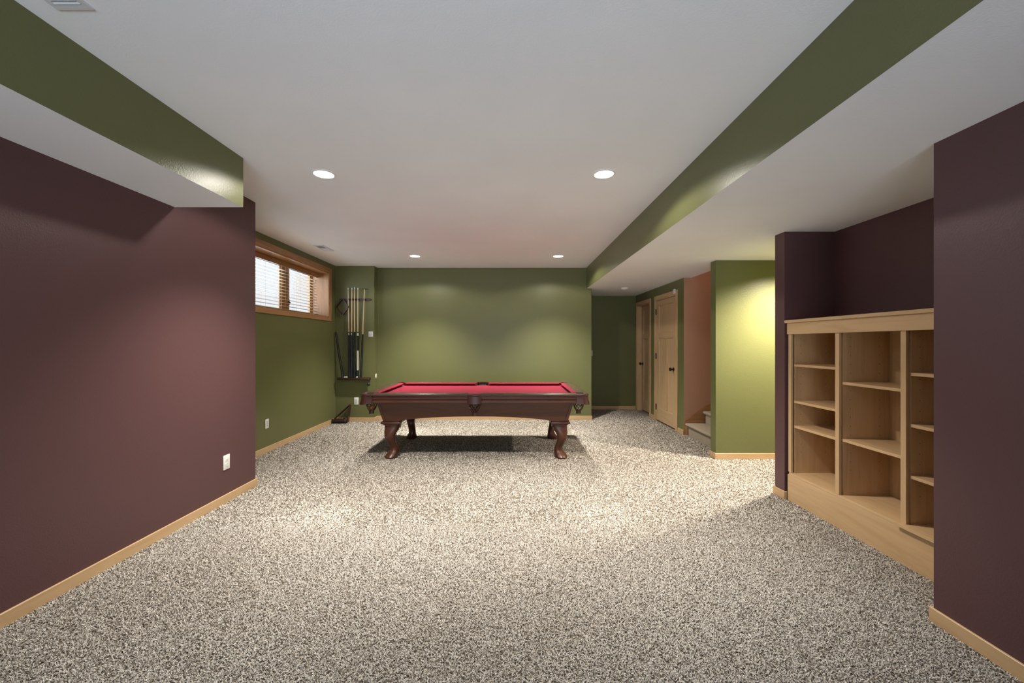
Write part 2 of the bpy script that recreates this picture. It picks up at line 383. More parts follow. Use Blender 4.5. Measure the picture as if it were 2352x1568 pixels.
# ------------------------------------------------------------------ doors
def door(name, y0, y1, xface, hinge, knob_y, recess):
    """door in the wall facing -x; leaf between y0 and y1, its face at xface"""
    d = empty(name, (XD, (y0 + y1) / 2, 0), kind='structure')
    off = (-XD, -(y0 + y1) / 2, 0)
    def dp(nm, bm, mm, parent=None, **k):
        bmesh.ops.translate(bm, verts=bm.verts, vec=off); return obj(nm, bm, mm, parent or d, **k)
    g_ = 0.012; cz = 0.078
    dp('side_casing', bx(XD - 0.016, XD, y0 - g_ - 0.068, y0 - g_ , 0.002, DH + cz - 0.01, bev=0.003), M['maple_z'])
    dp('side_casing', bx(XD - 0.016, XD, y1 + g_, y1 + g_ + 0.068, 0.002, DH + cz - 0.01, bev=0.003), M['maple_z'])
    dp('head_casing', bx(XD - 0.016, XD, y0 - g_, y1 + g_, DH - 0.006, DH + cz - 0.01, bev=0.003), M['maple_y'])
    dp('jamb', bx(XD - 0.004, XD + 0.125, y0 - 0.016, y0 - 0.002, 0, DH), M['maple_z'])
    dp('jamb', bx(XD - 0.004, XD + 0.125, y1 + 0.002, y1 + 0.016, 0, DH), M['maple_z'])
    dp('head_jamb', bx(XD - 0.004, XD + 0.125, y0, y1, DH - 0.014, DH), M['maple_y'])
    # leaf: rails and stiles proud of recessed panels
    X0, X1 = xface, xface + 0.035
    bm = bmesh.new(); st = 0.11; zb, zt = 0.022, DH - 0.02
    p1, p2, p3, p4 = 0.235, 1.425, 1.52, 1.975
    ym = (y0 + y1) / 2
    box(bm, X0, X1, y0, y0 + st, zb, zt, bev=0.002); box(bm, X0, X1, y1 - st, y1, zb, zt, bev=0.002)
    leaf = dp('leaf', bm, M['doorwood_z'])
    bm = bmesh.new()
    for z0, z1 in ((zb, p1), (p2, p3), (p4, zt)): box(bm, X0, X1, y0 + st, y1 - st, z0, z1, bev=0.002)
    dp('rail', bm, M['doorwood_y'], leaf)
    dp('mullion', bx(X0, X1, ym - 0.05, ym + 0.05, p1, p2, bev=0.002), M['doorwood_z'], leaf)
    for a_, b_, z0, z1 in ((y0 + st, ym - 0.05, p1, p2), (ym + 0.05, y1 - st, p1, p2), (y0 + st, y1 - st, p3, p4)):
        dp('panel', bx(X0 + 0.017, X1 - 0.010, a_, b_, z0, z1), M['doorwood_z'], leaf)
    # knob
    bm = bmesh.new()
    prof = [(0.030, 0), (0.030, 0.006), (0.012, 0.010), (0.011, 0.030), (0.024, 0.040), (0.029, 0.052), (0.026, 0.064), (0.012, 0.070), (0.001, 0.071)]
    lathe(bm, prof, 20)
    bmesh.ops.transform(bm, matrix=Matrix.Translation((X0, knob_y, 0.935)) @ Matrix.Rotation(-PI / 2, 4, 'Y'), verts=bm.verts)
    dp('knob', bm, M['bronze'], leaf, smooth=True)
    if hinge is not None:
        for z in (0.24, 1.12, 1.88):
            bm = bmesh.new(); tube(bm, [(X0 - 0.008, hinge, z - 0.05), (X0 - 0.008, hinge, z + 0.05)], 0.0075, 8)
            box(bm, X0 - 0.006, X0 + 0.002, hinge - 0.012, hinge + 0.014, z - 0.048, z + 0.048)
            dp('hinge', bm, M['bronze'], leaf)
    return d
door('door_1', D2[0] + 0.01, D2[1] - 0.01, XD - 0.002, D2[1] - 0.004, 6.285, 0)
door('door_2', D1[0] + 0.01, D1[1] - 0.01, XD + 0.082, None, 8.01, 1)

# door contact sensor
sn = thing('door_sensor', 'small white sensor box at the top corner of the nearer hall door casing', 'sensor', (XD - 0.016, 6.20, 2.135))
obj('housing', bx(-0.022, 0, -0.030, 0.030, -0.035, 0.035, bev=0.006), M['plastic'], sn, smooth=True)
obj('cover', bx(-0.026, -0.0215, -0.020, 0.020, -0.024, 0.024, bev=0.002), M['metalwhite'], sn)

# ------------------------------------------------------------------ stairs
stc = thing('staircase', 'beige carpeted stairs climbing right beside the salmon wall', 'staircase', (2.57, 5.36, 0))
sy0, sy1 = 4.80, 5.92
run, rise = 0.255, 0.176
for k in range(9):
    x = k * run
    obj('riser', bx(x, x + 0.02, sy0 - 5.36 + 0.055, sy1 - 5.36 - 0.04, k * rise, (k + 1) * rise - 0.02), M['staircarpet'], stc)
    bm = bmesh.new(); zt = (k + 1) * rise; nr = 0.020
    prof = [(x + run + 0.02, zt), (x - 0.015, zt)]
    for i in range(1, 8):
        t = PI / 2 + PI * i / 8; prof.append((x - 0.015 + nr * math.cos(t), zt - nr + nr * math.sin(t)))
    prof += [(x - 0.015, zt - 2 * nr), (x + run + 0.02, zt - 2 * nr)]
    loft(bm, [[(u, yy, z) for u, z in prof] for yy in (sy0 - 5.36 + 0.012, sy1 - 5.36 - 0.018)])
    obj('tread', bm, M['staircarpet'], stc, smooth=True)
bm = bmesh.new()
prof = [(-0.045, 0.002), (-0.045, 0.205), (9 * run, 0.205 + (9 * run + 0.045) * rise / run), (9 * run, 0.002)]
loft(bm, [[(u, yy, z) for u, z in prof] for yy in (sy1 - 5.36 - 0.018, sy1 - 5.36)])
obj('skirt_board', bm, M['fir_x'], stc)
bm = bmesh.new(); loft(bm, [[(u, yy, z) for u, z in prof] for yy in (sy0 - 5.36, sy0 - 5.36 + 0.012)])
obj('skirt_board', bm, M['fir_x'], stc)
bm = bmesh.new(); box(bm, -0.03, -0.0, sy1 - 5.36 - 0.055, sy1 - 5.36 - 0.018, 0.002, rise - 0.041, bev=0.002)
obj('end_block', bm, M['fir_z'], stc)

# ------------------------------------------------------------------ bookcase
XB = 2.37
bc = thing('bookcase', 'built-in maple bookcase of three bays in the plum niche', 'bookcase', (XB, 2.70, 0))
def kp(nm, bm, mm, **k):
    bmesh.ops.translate(bm, verts=bm.verts, vec=(-XB, -2.70, 0)); return obj(nm, bm, mm, bc, **k)
Y0, Y1, YS = 1.947, 3.465, [1.962, 2.448, 2.945, 3.446]   # stile centres
DZ = 0.243
kp('base_board', bx(XB - 0.006, XB + 0.014, Y0, Y1 - 0.002, 0.002, DZ - 0.018, bev=0.002), M['maple_y'])
kp('header', bx(XB - 0.010, XB + 0.012, Y0, Y1, 1.416, 1.512, bev=0.002), M['maple_y'])
kp('cap', bx(XB - 0.024, 2.779, Y0, 3.479, 1.512, 1.536, bev=0.003), M['maple_y'])
kp('back_panel', bx(2.735, 2.745, Y0, Y1, 0.01, 1.50), M['maple_z'])
kp('top_panel', bx(XB + 0.012, 2.735, Y0, Y1, 1.425, 1.440), M['maple_y'])
for i, y in enumerate(YS):
    h_ = 0.0175
    a_, b_ = y - h_, y + h_
    kp('stile', bx(XB, XB + 0.018, max(a_, Y0), min(b_, Y1), DZ + 0.001, 1.416, bev=0.002), M['maple_z'])
    for s_ in ((-1,) if i == 3 else (1,) if i == 0 else (-1, 1)):
        yc = y + s_ * 0.0105
        kp('side_panel', bx(XB + 0.030, 2.735, yc - 0.0095, yc + 0.0095, DZ, 1.425), M['maple_z'])
bays = [(YS[0] + 0.020, YS[1] - 0.020), (YS[1] + 0.020, YS[2] - 0.020), (YS[2] + 0.020, YS[3] - 0.020)]
SH = {2: [1.163, 0.855, 0.645], 1: [1.061, 0.650], 0: [1.164, 0.856, 0.548]}
for b_, (ya, yb) in enumerate(bays):
    for z in SH[b_]: kp('shelf', bx(XB + 0.022, 2.735, ya + 0.001, yb - 0.001, z - 0.019, z, bev=0.001, seg=1), M['maple_y'])
    if b_ == 0:
        kp('bottom_shelf', bx(XB - 0.030, 2.735, ya - 0.02, yb + 0.045, DZ - 0.012, DZ + 0.010, bev=0.002), M['maple_y'])
    else:
        kp('bottom_shelf', bx(XB - 0.006, 2.735, ya - 0.02, yb + 0.02, DZ - 0.017, DZ, bev=0.001, seg=1), M['maple_y'])
bm = bmesh.new()
for ya, yb in bays:
    for x in (2.45, 2.66):
        for k in range(16):
            z = 0.42 + k * 0.064
            bmesh.ops.create_circle(bm, cap_ends=True, radius=0.0028, segments=6, matrix=Matrix.Translation((x, yb + 0.0005 - 0.0012 - 0.0004, z)) @ Matrix.Rotation(PI / 2, 4, 'X'))
kp('pin_holes', bm, M['slot'], kind='stuff')

# ------------------------------------------------------------------ pool table
TX, TY = -0.41, 5.22
pt = thing('pool_table', 'cherry pool table with crimson cloth and curved legs', 'pool table', (TX, TY, 0))
HX, HY = 1.278, 0.715           # outer half size
ZT = 0.775
WR = 0.115                      # wood rail width
def tp(nm, bm, mm, parent=None, **k): return obj(nm, bm, mm, parent or pt, **k)
# bed
tp('cloth_bed', bx(-HX + 0.10, HX - 0.10, -HY + 0.10, HY - 0.10, 0.715, 0.735), M['cloth'])
GAPC, GAPM = 0.135, 0.072
# cross-section functions: u = distance inwards from the outer edge
RP = [(0.012, 0.748), (0.0, 0.756), (-0.002, 0.766), (0.004, 0.773), (0.014, ZT), (WR, ZT), (WR, 0.745), (0.03, 0.742)]
CP = [(WR - 0.002, ZT - 0.001), (WR + 0.030, ZT - 0.002), (WR + 0.052, ZT - 0.008), (WR + 0.050, ZT - 0.016), (WR + 0.030, ZT - 0.032), (WR - 0.002, ZT - 0.034)]
AP = [(0.010, 0.748), (0.010, 0.738), (0.018, 0.732), (0.018, 0.724), (0.012, 0.720), (0.020, 0.712), (0.026, 0.700), (0.026, 0.695), (0.014, 0.690), (0.012, 0.680), (0.022, 0.672), (0.024, 0.664), (0.05, 0.664), (0.05, 0.748)]
def sweep(bm, prof, side, a0, a1, c0=0.0, c1=0.0):
    """profile swept along a side; c0, c1 shorten the inner part (mitres) in proportion to the depth u beyond WR"""
    R = []
    for t, c in ((a0, c0), (a1, -c1)):
        row = []
        for u, z in prof:
            tt = t + (c * max(0.0, u - WR) / 0.05 if c else 0)
            if side == 'front': row.append((tt, -HY + u, z))
            elif side == 'back': row.append((tt, HY - u, z))
            elif side == 'left': row.append((-HX + u, tt, z))
            else: row.append((HX - u, tt, z))
        R.append(row)
    loft(bm, R)
segs = [('front', -HX + GAPC, -GAPM), ('front', GAPM, HX - GAPC), ('back', -HX + GAPC, -GAPM), ('back', GAPM, HX - GAPC),
        ('left', -HY + GAPC, HY - GAPC), ('right', -HY + GAPC, HY - GAPC)]
for side, a0, a1 in segs:
    lng = side in ('front', 'back'); ax = 'x' if lng else 'y'
    bm = bmesh.new(); sweep(bm, RP, side, a0, a1); rl = tp('top_rail', bm, M['rail_' + ax], smooth=True)
    bm = bmesh.new()
    cm0 = 0.045 if a0 < -0.3 else 0.02; cm1 = 0.045 if a1 > 0.3 else 0.02
    sweep(bm, CP, side, a0 + 0.012, a1 - 0.012, cm0, cm1); tp('cushion', bm, M['cloth'], smooth=True)
    bm = bmesh.new(); sweep(bm, AP, side, a0 - 0.02, a1 + 0.02); tp('apron', bm, M['cherry_' + ax], smooth=True)
    for k in range(3):
        t = a0 + (a1 - a0) * (k + 1) / 4 + (0 if lng else 0)
        u = 0.062
        p = {'front': (t, -HY + u), 'back': (t, HY - u), 'left': (-HX + u, t), 'right': (HX - u, t)}[side]
        bm = bmesh.new(); bmesh.ops.create_cone(bm, cap_ends=True, segments=12, radius1=0.0062, radius2=0.0055, depth=0.0012, matrix=Matrix.Translation((p[0], p[1], ZT + 0.0006)))
        tp('sight', bm, M['pearl'], rl)
# cabinet: four tapered panels
tz, bz = 0.664, 0.445
tx, ty, b_x, b_y = 1.115, 0.615, 1.055, 0.565
def arch(t):   # extra height of the bottom edge at fraction t of the half length
    return 0.0 if t > 0.80 else 0.050 * (1 - (t / 0.80) ** 2) ** 0.75 + 0.006
for s_ in (-1, 1):
    bm = bmesh.new(); n_ = 48; R = []
    for i in range(n_ + 1):
        t = -1 + 2 * i / n_
        zb = bz + arch(abs(t))
        f_ = (zb - bz) / (tz - bz)
        xb = t * (b_x + (tx - b_x) * f_); yb = b_y + (ty - b_y) * f_
        R.append([(t * tx, s_ * ty, tz), (xb, s_ * yb, zb), (xb, s_ * (yb - 0.025), zb), (t * tx, s_ * (ty - 0.025), tz)])
    loft(bm, R); tp('side_panel', bm, M['cherry_x'])
    bm = bmesh.new()
    R = [[(s_ * tx, yy * ty, tz), (s_ * b_x, yy * b_y, bz), (s_ * (b_x - 0.025), yy * b_y, bz), (s_ * (tx - 0.025), yy * ty, tz)] for yy in (-0.955, 0.955)]
    loft(bm, R); tp('end_panel', bm, M['cherry_y'])
    for q in (-1, 1):   # corner battens
        bm = bmesh.new()
        def cr(x, y, z, e=0.026, o_=0.006): return [(s_ * (x + o_), q * (y + o_), z), (s_ * (x - e), q * (y + o_), z), (s_ * (x - e), q * (y - e), z), (s_ * (x + o_), q * (y - e), z)]
        loft(bm, [cr(b_x, b_y, bz), cr(tx, ty, tz)]); tp('corner_post', bm, M['cherry_z'])
tp('under_panel', bx(-1.04, 1.04, -0.54, 0.54, 0.60, 0.62), M['darkwood'])
# legs
def leg(sx_, sy_):
    c = (0.98 * sx_, 0.455 * sy_)
    prof = [  # z, outward offset, half width, squareness
        (0.400, 0.000, 0.084, 0.35), (0.372, 0.000, 0.082, 0.45), (0.345, 0.006, 0.080, 0.6), (0.31, 0.016, 0.072, 0.75), (0.27, 0.024, 0.062, 0.85), (0.23, 0.024, 0.056, 0.9),
        (0.19, 0.014, 0.051, 0.95), (0.15, 0.000, 0.048, 1.0), (0.115, -0.010, 0.047, 1.0), (0.085, -0.010, 0.050, 1.0), (0.06, -0.002, 0.060, 1.0),
        (0.038, 0.008, 0.069, 1.0), (0.020, 0.014, 0.072, 1.0), (0.006, 0.015, 0.068, 1.0), (0.0, 0.014, 0.060, 1.0)]
    bm = bmesh.new()
    loft(bm, [ring((c[0] + sx_ * o_, c[1] + sy_ * o_ * 1.6, z), w_, w_ * (1.0 if z > 0.07 else 1.12), 24, p_) for z, o_, w_, p_ in prof])
    lg = tp('leg', bm, M['cherry_z'], smooth=True)
    bm = bmesh.new()
    for e, z0, z1 in ((0.096, 0.434, 0.446), (0.110, 0.408, 0.434), (0.090, 0.398, 0.408)):
        box(bm, c[0] - e, c[0] + e, c[1] - e, c[1] + e, z0, z1, bev=0.005)
    tp('leg_block', bm, M['cherry_x'], lg, smooth=True)
    # scrolled ear on the inner side
    bm = bmesh.new(); e = 0.082
    box(bm, c[0] - sx_ * e - 0.012, c[0] - sx_ * e + 0.012, c[1] - 0.03, c[1] + 0.03, 0.355, 0.399, bev=0.006)
    tp('ear', bm, M['cherry_z'], lg)
for a_ in (-1, 1):
    for b_ in (-1, 1): leg(a_, b_)
# pockets
def net(bm, cx, cy, r0, z0, z1, rb):
    n_ = 9; seg = 9
    for dr in (-1, 1):
        for k in range(n_):
            pts = []
            for i in range(seg + 1):
                f_ = i / seg; t = 2 * PI * k / n_ + dr * f_ * 1.5
                r_ = r0 + (rb - r0) * max(0, (f_ - 0.45) / 0.55) ** 2.6 + 0.006 * math.sin(PI * min(1, f_ / 0.7))
                pts.append((cx + r_ * math.cos(t), cy + r_ * math.sin(t), z0 + (z1 - z0) * f_))
            tube(bm, pts, 0.0036, 5)
def corner_pocket(sx_, sy_):
    # path around the corner, from the long rail end to the short rail end
    path = []; R_ = 0.075
    path.append((HX - GAPC - 0.004, HY + 0.004, 0, 1)); path.append((HX - R_ - 0.01, HY + 0.006, 0, 1))
    for i in range(0, 9):
        t = PI / 2 - (PI / 2) * i / 8
        path.append((HX + 0.006 - R_ + R_ * math.cos(t), HY + 0.006 - R_ + R_ * math.sin(t), math.cos(t), math.sin(t)))
    path.append((HX + 0.006, HY - R_ - 0.01, 1, 0)); path.append((HX + 0.004, HY - GAPC - 0.004, 1, 0))
    # inner curve: pocket mouth
    cx, cy = HX - 0.098, HY - 0.098
    rows = []; n_ = len(path)
    for i, (x, y, nx, ny) in enumerate(path):
        f_ = i / (n_ - 1); ang = math.radians(128 - 166 * f_)
        ix, iy = cx + 0.060 * math.cos(ang), cy + 0.060 * math.sin(ang)
        mid = math.sin(PI * f_)
        zb = 0.668 - 0.012 * mid
        fl = 0.006 + 0.007 * mid
        rows.append([(ix, iy, 0.70), (ix, iy, ZT - 0.004), (ix + (x - ix) * 0.3, iy + (y - iy) * 0.3, ZT + 0.001), (x - nx * 0.012, y - ny * 0.012, ZT + 0.002), (x, y, ZT - 0.006),
                     (x + nx * 0.002, y + ny * 0.002, 0.758), (x - nx * 0.004, y - ny * 0.004, 0.750), (x - nx * 0.004 + nx * fl * 0.3, y - ny * 0.004 + ny * fl * 0.3, 0.710),
                     (x + nx * fl * 0.8, y + ny * fl * 0.8, zb + 0.012), (x + nx * fl, y + ny * fl, zb), (x + nx * (fl - 0.006), y + ny * (fl - 0.006), zb), (x - nx * 0.014, y - ny * 0.014, 0.715)])
    flip = lambda p: (sx_ * p[0], sy_ * p[1], p[2])
    bm = bmesh.new(); loft(bm, [[flip(p) for p in r_] for r_ in rows])
    pk = tp('corner_pocket', bm, M['leather'], smooth=True)
    nx_, ny_ = sx_ * (cx - 0.004), sy_ * (cy + 0.0)
    bm = bmesh.new(); net(bm, nx_, ny_, 0.050, 0.685, 0.578, 0.028)
    lathe(bm, [(0.028, 0.582), (0.031, 0.574), (0.026, 0.560), (0.031, 0.545), (0.020, 0.543)], 12, (nx_, ny_))
    tp('net', bm, M['leather'], pk, smooth=True)
    bm = bmesh.new(); lathe(bm, [(0.055, 0.7352), (0.055, 0.7362)], 20, (sx_ * cx, sy_ * cy)); tp('hole', bm, M['slot'], pk)
    return nx_, ny_
def side_pocket(sy_):
    rows = []; n_ = 14; cy = HY - 0.085
    for i in range(n_ + 1):
        f_ = i / n_; x = -0.078 + 0.156 * f_; bul = 0.020 * math.sin(PI * f_) ** 0.6
        ang = math.radians(165 - 150 * f_)
        ix, iy = 0.058 * math.cos(ang), cy + 0.058 * math.sin(ang); y = HY + bul
        zb = 0.668 - 0.006 * math.sin(PI * f_)
        rows.append([(ix, iy, 0.70), (ix, iy, ZT - 0.004), (x * 0.95, iy + (y - iy) * 0.5, ZT + 0.001), (x, y - 0.010, ZT + 0.002), (x, y, ZT - 0.006), (x, y + 0.001, 0.757), (x, y - 0.006, 0.749),
                     (x, y - 0.006, 0.71), (x * 1.03, y + 0.002, zb + 0.01), (x * 1.03, y + 0.002, zb), (x * 1.03, y - 0.006, zb), (x, y - 0.018, 0.72)])
    bm = bmesh.new(); loft(bm, [[(p[0], sy_ * p[1], p[2]) for p in r_] for r_ in rows])
    pk = tp('side_pocket', bm, M['leather'], smooth=True)
    c_ = (0, sy_ * (HY - 0.040))
    bm = bmesh.new(); net(bm, c_[0], c_[1], 0.052, 0.68, 0.565, 0.026)
    lathe(bm, [(0.026, 0.570), (0.029, 0.560), (0.024, 0.545), (0.030, 0.525), (0.018, 0.523)], 12, c_)
    tp('net', bm, M['leather'], pk, smooth=True)
    bm = bmesh.new(); lathe(bm, [(0.055, 0.7352), (0.055, 0.7362)], 20, (0, sy_ * cy)); tp('hole', bm, M['slot'], pk)
pc = {}
for a_ in (-1, 1):
    for b_ in (-1, 1): pc[(a_, b_)] = corner_pocket(a_, b_)
side_pocket(-1); side_pocket(1)
def ball(label, p, mm):
    bm = bmesh.new(); bmesh.ops.create_uvsphere(bm, u_segments=24, v_segments=16, radius=0.0285)
    o = obj('billiard_ball', bm, mm, None, smooth=True, loc=p); o['label'] = label; o['category'] = 'ball'; o['group'] = 'balls held in the pool table pockets'
ball('cream billiard ball seen through the right front pocket net', (TX + pc[(1, -1)][0], TY + pc[(1, -1)][1], 0.612), M['ballcream'])
ball('orange billiard ball seen through the left front pocket net', (TX + pc[(-1, -1)][0], TY + pc[(-1, -1)][1], 0.612), M['ballorange'])

# ------------------------------------------------------------------ cue rack on the back wall
rx0, rx1 = -2.93, -2.39
ck = thing('cue_rack', 'dark wood wall cue rack: notched bar above, shelf below', 'cue rack', (-2.66, YR, 0.74))
def cp_(nm, bm, mm, parent=None, **k):
    bmesh.ops.translate(bm, verts=bm.verts, vec=(2.66, -YR, -0.74)); return obj(nm, bm, mm, parent or ck, **k)
bm = bmesh.new()
prof = []
for i in range(9):
    t = PI / 2 + PI * i / 8; prof.append((rx0 + 0.02 + 0.02 * math.cos(t), 2.084 + 0.02 * math.sin(t)))
for i in range(9):
    t = -PI / 2 + PI * i / 8; prof.append((rx1 - 0.02 + 0.02 * math.cos(t), 2.084 + 0.02 * math.sin(t)))
loft(bm, [[(x, y, z) for x, z in prof] for y in (YR - 0.020, YR)])
cp_('upper_bar', bm, M['darkwood'])
CX = [-2.763, -2.707, -2.655, -2.604, -2.497]
for x in CX:
    bm = bmesh.new()
    for s_ in (-1, 1):
        tube(bm, [(x + s_ * 0.010, YR - 0.020, 2.084), (x + s_ * 0.016, YR - 0.032, 2.084), (x + s_ * 0.016, YR - 0.048, 2.084), (x + s_ * 0.009, YR - 0.060, 2.084)], 0.0045, 6)
    box(bm, x - 0.018, x + 0.018, YR - 0.026, YR - 0.020, 2.070, 2.098, bev=0.002)
    cp_('clip', bm, M['black'])
bm = bmesh.new(); box(bm, rx0, rx1, YR - 0.115, YR, 0.722, 0.760, bev=0.010)
cp_('lower_shelf', bm, M['darkwood'], smooth=True)
def cue(name, label, x0, x1, ztop, zj, kind):
    """cue standing on the shelf: x0 at the shelf, x1 at the bar (z=2.084)"""
    zb = 0.760; yb, yt = YR - 0.075, YR - 0.040
    t = thing(name, label, 'cue', (x0, yb, zb)); t['group'] = 'cues standing in the wall rack'
    def pos(z):
        f_ = (z - zb) / (2.084 - zb); return ((x1 - x0) * f_, (yt - yb) * f_, z - zb)
    def seg_(nm, z0, z1, r0, r1, mm):
        bm = bmesh.new(); n_ = 4
        tube(bm, [pos(z0 + (z1 - z0) * i / n_) for i in range(n_ + 1)], [r0 + (r1 - r0) * i / n_ for i in range(n_ + 1)], 10)
        return obj(nm, bm, mm, t, smooth=True)
    H_ = ztop - zb
    seg_('shaft', zj, ztop - 0.035, 0.0125, 0.0075, M['shaft'])
    if kind != 'bridge':
        seg_('ferrule', ztop - 0.035, ztop - 0.008, 0.0076, 0.0073, M['ferrule'])
        seg_('tip', ztop - 0.008, ztop, 0.0073, 0.0060, M['grey'])
    if kind == 'white':
        seg_('butt', 1.215, zj, 0.0155, 0.0135, M['black']); seg_('wrap', 0.885, 1.215, 0.0160, 0.0158, M['whitewrap'])
        seg_('butt_sleeve', 0.795, 0.885, 0.0175, 0.0170, M['black']); seg_('bumper', zb, 0.795, 0.0165, 0.0175, M['rubber'])
        seg_('joint_ring', zj - 0.062, zj - 0.020, 0.0140, 0.0138, M['ferrule'])
    else:
        bm_ = M['bluewrap'] if kind == 'blue' else M['black']
        seg_('butt', zb + 0.012, zj, 0.0185, 0.0135, bm_); seg_('bumper', zb, zb + 0.012, 0.016, 0.0175, M['rubber'])
        if kind in ('ring', 'blue'): seg_('joint_ring', zj - 0.050, zj - 0.012, 0.0140, 0.0137, M['silver'])
    if kind == 'bridge':
        seg_('collar', ztop - 0.035, ztop - 0.005, 0.0085, 0.0085, M['gold'])
        p = pos(ztop); bm = bmesh.new()
        # bridge head seen edge on
        pr = [(-0.055, 0), (-0.050, 0.012), (-0.035, 0.006), (-0.022, 0.018), (-0.010, 0.008), (0.002, 0.020), (0.014, 0.008), (0.026, 0.018), (0.038, 0.006), (0.052, 0.012), (0.057, 0)]
        loft(bm, [[(p[0] + a_, p[1] - b_ + 0.004, p[2] - z) for a_, b_ in pr + [(0.057, -0.008), (-0.055, -0.008)]] for z in (0.0, 0.006)])
        obj('bridge_head', bm, M['bronze'], t)
    return t
cue('pool_cue', 'leftmost upright cue in wall rack, pale shaft, black butt', -2.735, CX[0] - 0.004, 2.287, 1.530, 'ring')
cue('pool_cue', 'second cue in wall rack, tan shaft and dark blue butt', -2.705, CX[1], 2.287, 1.530, 'blue')
cue('pool_cue', 'third cue in wall rack, tallest, plain black butt', -2.645, CX[2] - 0.006, 2.297, 1.530, 'plain')
cue('pool_cue', 'fourth cue in wall rack with cream wrap on its butt', -2.595, CX[3], 2.287, 1.530, 'white')
cue('bridge_stick', 'bridge stick with crosswise head, rightmost in the wall rack', -2.540, CX[4], 2.265, 1.492, 'bridge')
# short black stick leaning left
sb = thing('short_cue', 'short black cue butt leaning left against the green side wall', 'cue', (-2.845, YR - 0.07, 0.760))
bm = bmesh.new(); tube(bm, [(0, 0, 0.0), (-0.07, 0.010, 0.40), (-0.128, 0.018, 0.760)], [0.0190, 0.0165, 0.0135], 12); obj('butt', bm, M['black'], sb, smooth=True)
bm = bmesh.new(); tube(bm, [(-0.128, 0.018, 0.760), (-0.1295, 0.018, 0.772)], 0.0125, 12); obj('joint', bm, M['bronze'], sb, smooth=True)
# diamond rack hanging from the left end of the bar
dr = thing('diamond_rack', 'dark wooden diamond ball rack hanging at left of the cue rack bar', 'ball rack', (-2.86, YR - 0.045, 1.955))
cor = [(0.0, 0.155), (0.115, 0.0), (0.0, -0.150), (-0.115, 0.0)]
def rpath(cor, rr, n=5):
    pts = []
    m_ = len(cor)
    for i, c in enumerate(cor):
        c = Vector(c); a_ = (Vector(cor[i - 1]) - c).normalized(); b_ = (Vector(cor[(i + 1) % m_]) - c).normalized()
        for k in range(n):
            f_ = k / (n - 1); p = c + a_ * rr * (1 - f_) ** 2 + b_ * rr * f_ ** 2
            pts.append(p)
    return pts
def frame(cor, rr, wth, dep):
    """flat-section frame in the x-z plane"""
    bm = bmesh.new(); out = rpath(cor, rr); cen = sum(out, Vector((0, 0))) / len(out)
    inn = rpath([cen + (Vector(c) - cen) * (1 - wth / (Vector(c) - cen).length * 1.5) for c in cor], rr * 0.8)
    R = []
    for o_, i_ in zip(out, inn):
        R.append([bm.verts.new((o_.x, -dep / 2, o_.y)), bm.verts.new((o_.x, dep / 2, o_.y)), bm.verts.new((i_.x, dep / 2, i_.y)), bm.verts.new((i_.x, -dep / 2, i_.y))])
    for a_, b_ in zip(R, R[1:] + R[:1]):
        for k in range(4): bm.faces.new((a_[k], a_[(k + 1) % 4], b_[(k + 1) % 4], b_[k]))
    return bm
obj('frame', frame(cor, 0.03, 0.010, 0.045), M['darkwood'], dr, smooth=True)
bm = bmesh.new(); tube(bm, [(0, 0.045, 0.128), (0, 0.0, 0.128), (0, -0.028, 0.134)], 0.004, 6); obj('peg', bm, M['bronze'], dr)
# chalk pieces on the shelf
for i, (x, label) in enumerate(((-2.800, 'cream chalk cube on the rack shelf beside the leaning cue'), (-2.768, 'cream chalk cube on the rack shelf left of the cues'), (-2.600, 'cream chalk cube in front of the cue with cream wrap'))):
    bm = bx(-0.011, 0.011, -0.011, 0.011, 0, 0.022, bev=0.002)
    lathe(bm, [(0.007, 0.0221), (0.004, 0.0215)], 10)
    o = obj('chalk_cube', bm, M['chalk'], None, loc=(x, YR - 0.104 + 0.004, 0.7605)); o.rotation_euler = (0, 0, 0.4 * i)
    o['label'] = label; o['category'] = 'chalk'; o['group'] = 'chalk on the cue rack shelf'
# hanging chalk holder
hb = thing('chalk_holder', 'small black chalk holder hanging on a cord under the rack shelf', 'chalk holder', (-2.42, YR - 0.05, 0.64))
bm = bmesh.new(); lathe(bm, [(0.006, 0.026), (0.012, 0.022), (0.021, 0.010), (0.023, -0.004), (0.018, -0.018), (0.008, -0.024), (0.001, -0.025)], 16); obj('body', bm, M['black'], hb, smooth=True)
bm = bmesh.new(); tube(bm, [(0, 0, 0.024), (0.0, 0, 0.06), (0.002, 0, 0.083)], 0.0013, 5); obj('cord', bm, M['bronze'], hb)
bm = bmesh.new(); lathe(bm, [(0.004, 0.026), (0.0055, 0.032), (0.004, 0.040)], 10); obj('ferrule', bm, M['silver'], hb, smooth=True)

# triangle rack leaning in the corner
tr_ = thing('triangle_rack', 'dark wooden triangle ball rack leaning in the back left corner', 'ball rack', (-2.83, 6.82, 0.005))
cor = [(0.105, 0.315), (-0.165, 0.055), (0.085, 0.0)]
fr = obj('frame', frame(cor, 0.028, 0.018, 0.055), M['darkwood'], tr_, smooth=True)
fr.rotation_euler = (math.radians(-13), 0, 0)
bb = thing('table_brush', 'black table brush lying on the carpet inside the triangle rack', 'brush', (-2.865, 6.74, 0.0))
bm = bmesh.new()
R = []
for i in range(17):
    f_ = i / 16; x = -0.135 + 0.27 * f_; w_ = 0.026 * (1 - abs(2 * f_ - 1) ** 6) + 0.004; h_ = 0.030 + 0.010 * math.sin(PI * f_)
    R.append([(x, -w_, 0.045), (x, -w_ * 0.7, 0.045 + h_), (x, w_ * 0.7, 0.045 + h_), (x, w_, 0.045)])
loft(bm, R); obj('handle', bm, M['darkwood'], bb, smooth=True)
bm = bmesh.new(); random.seed(5)
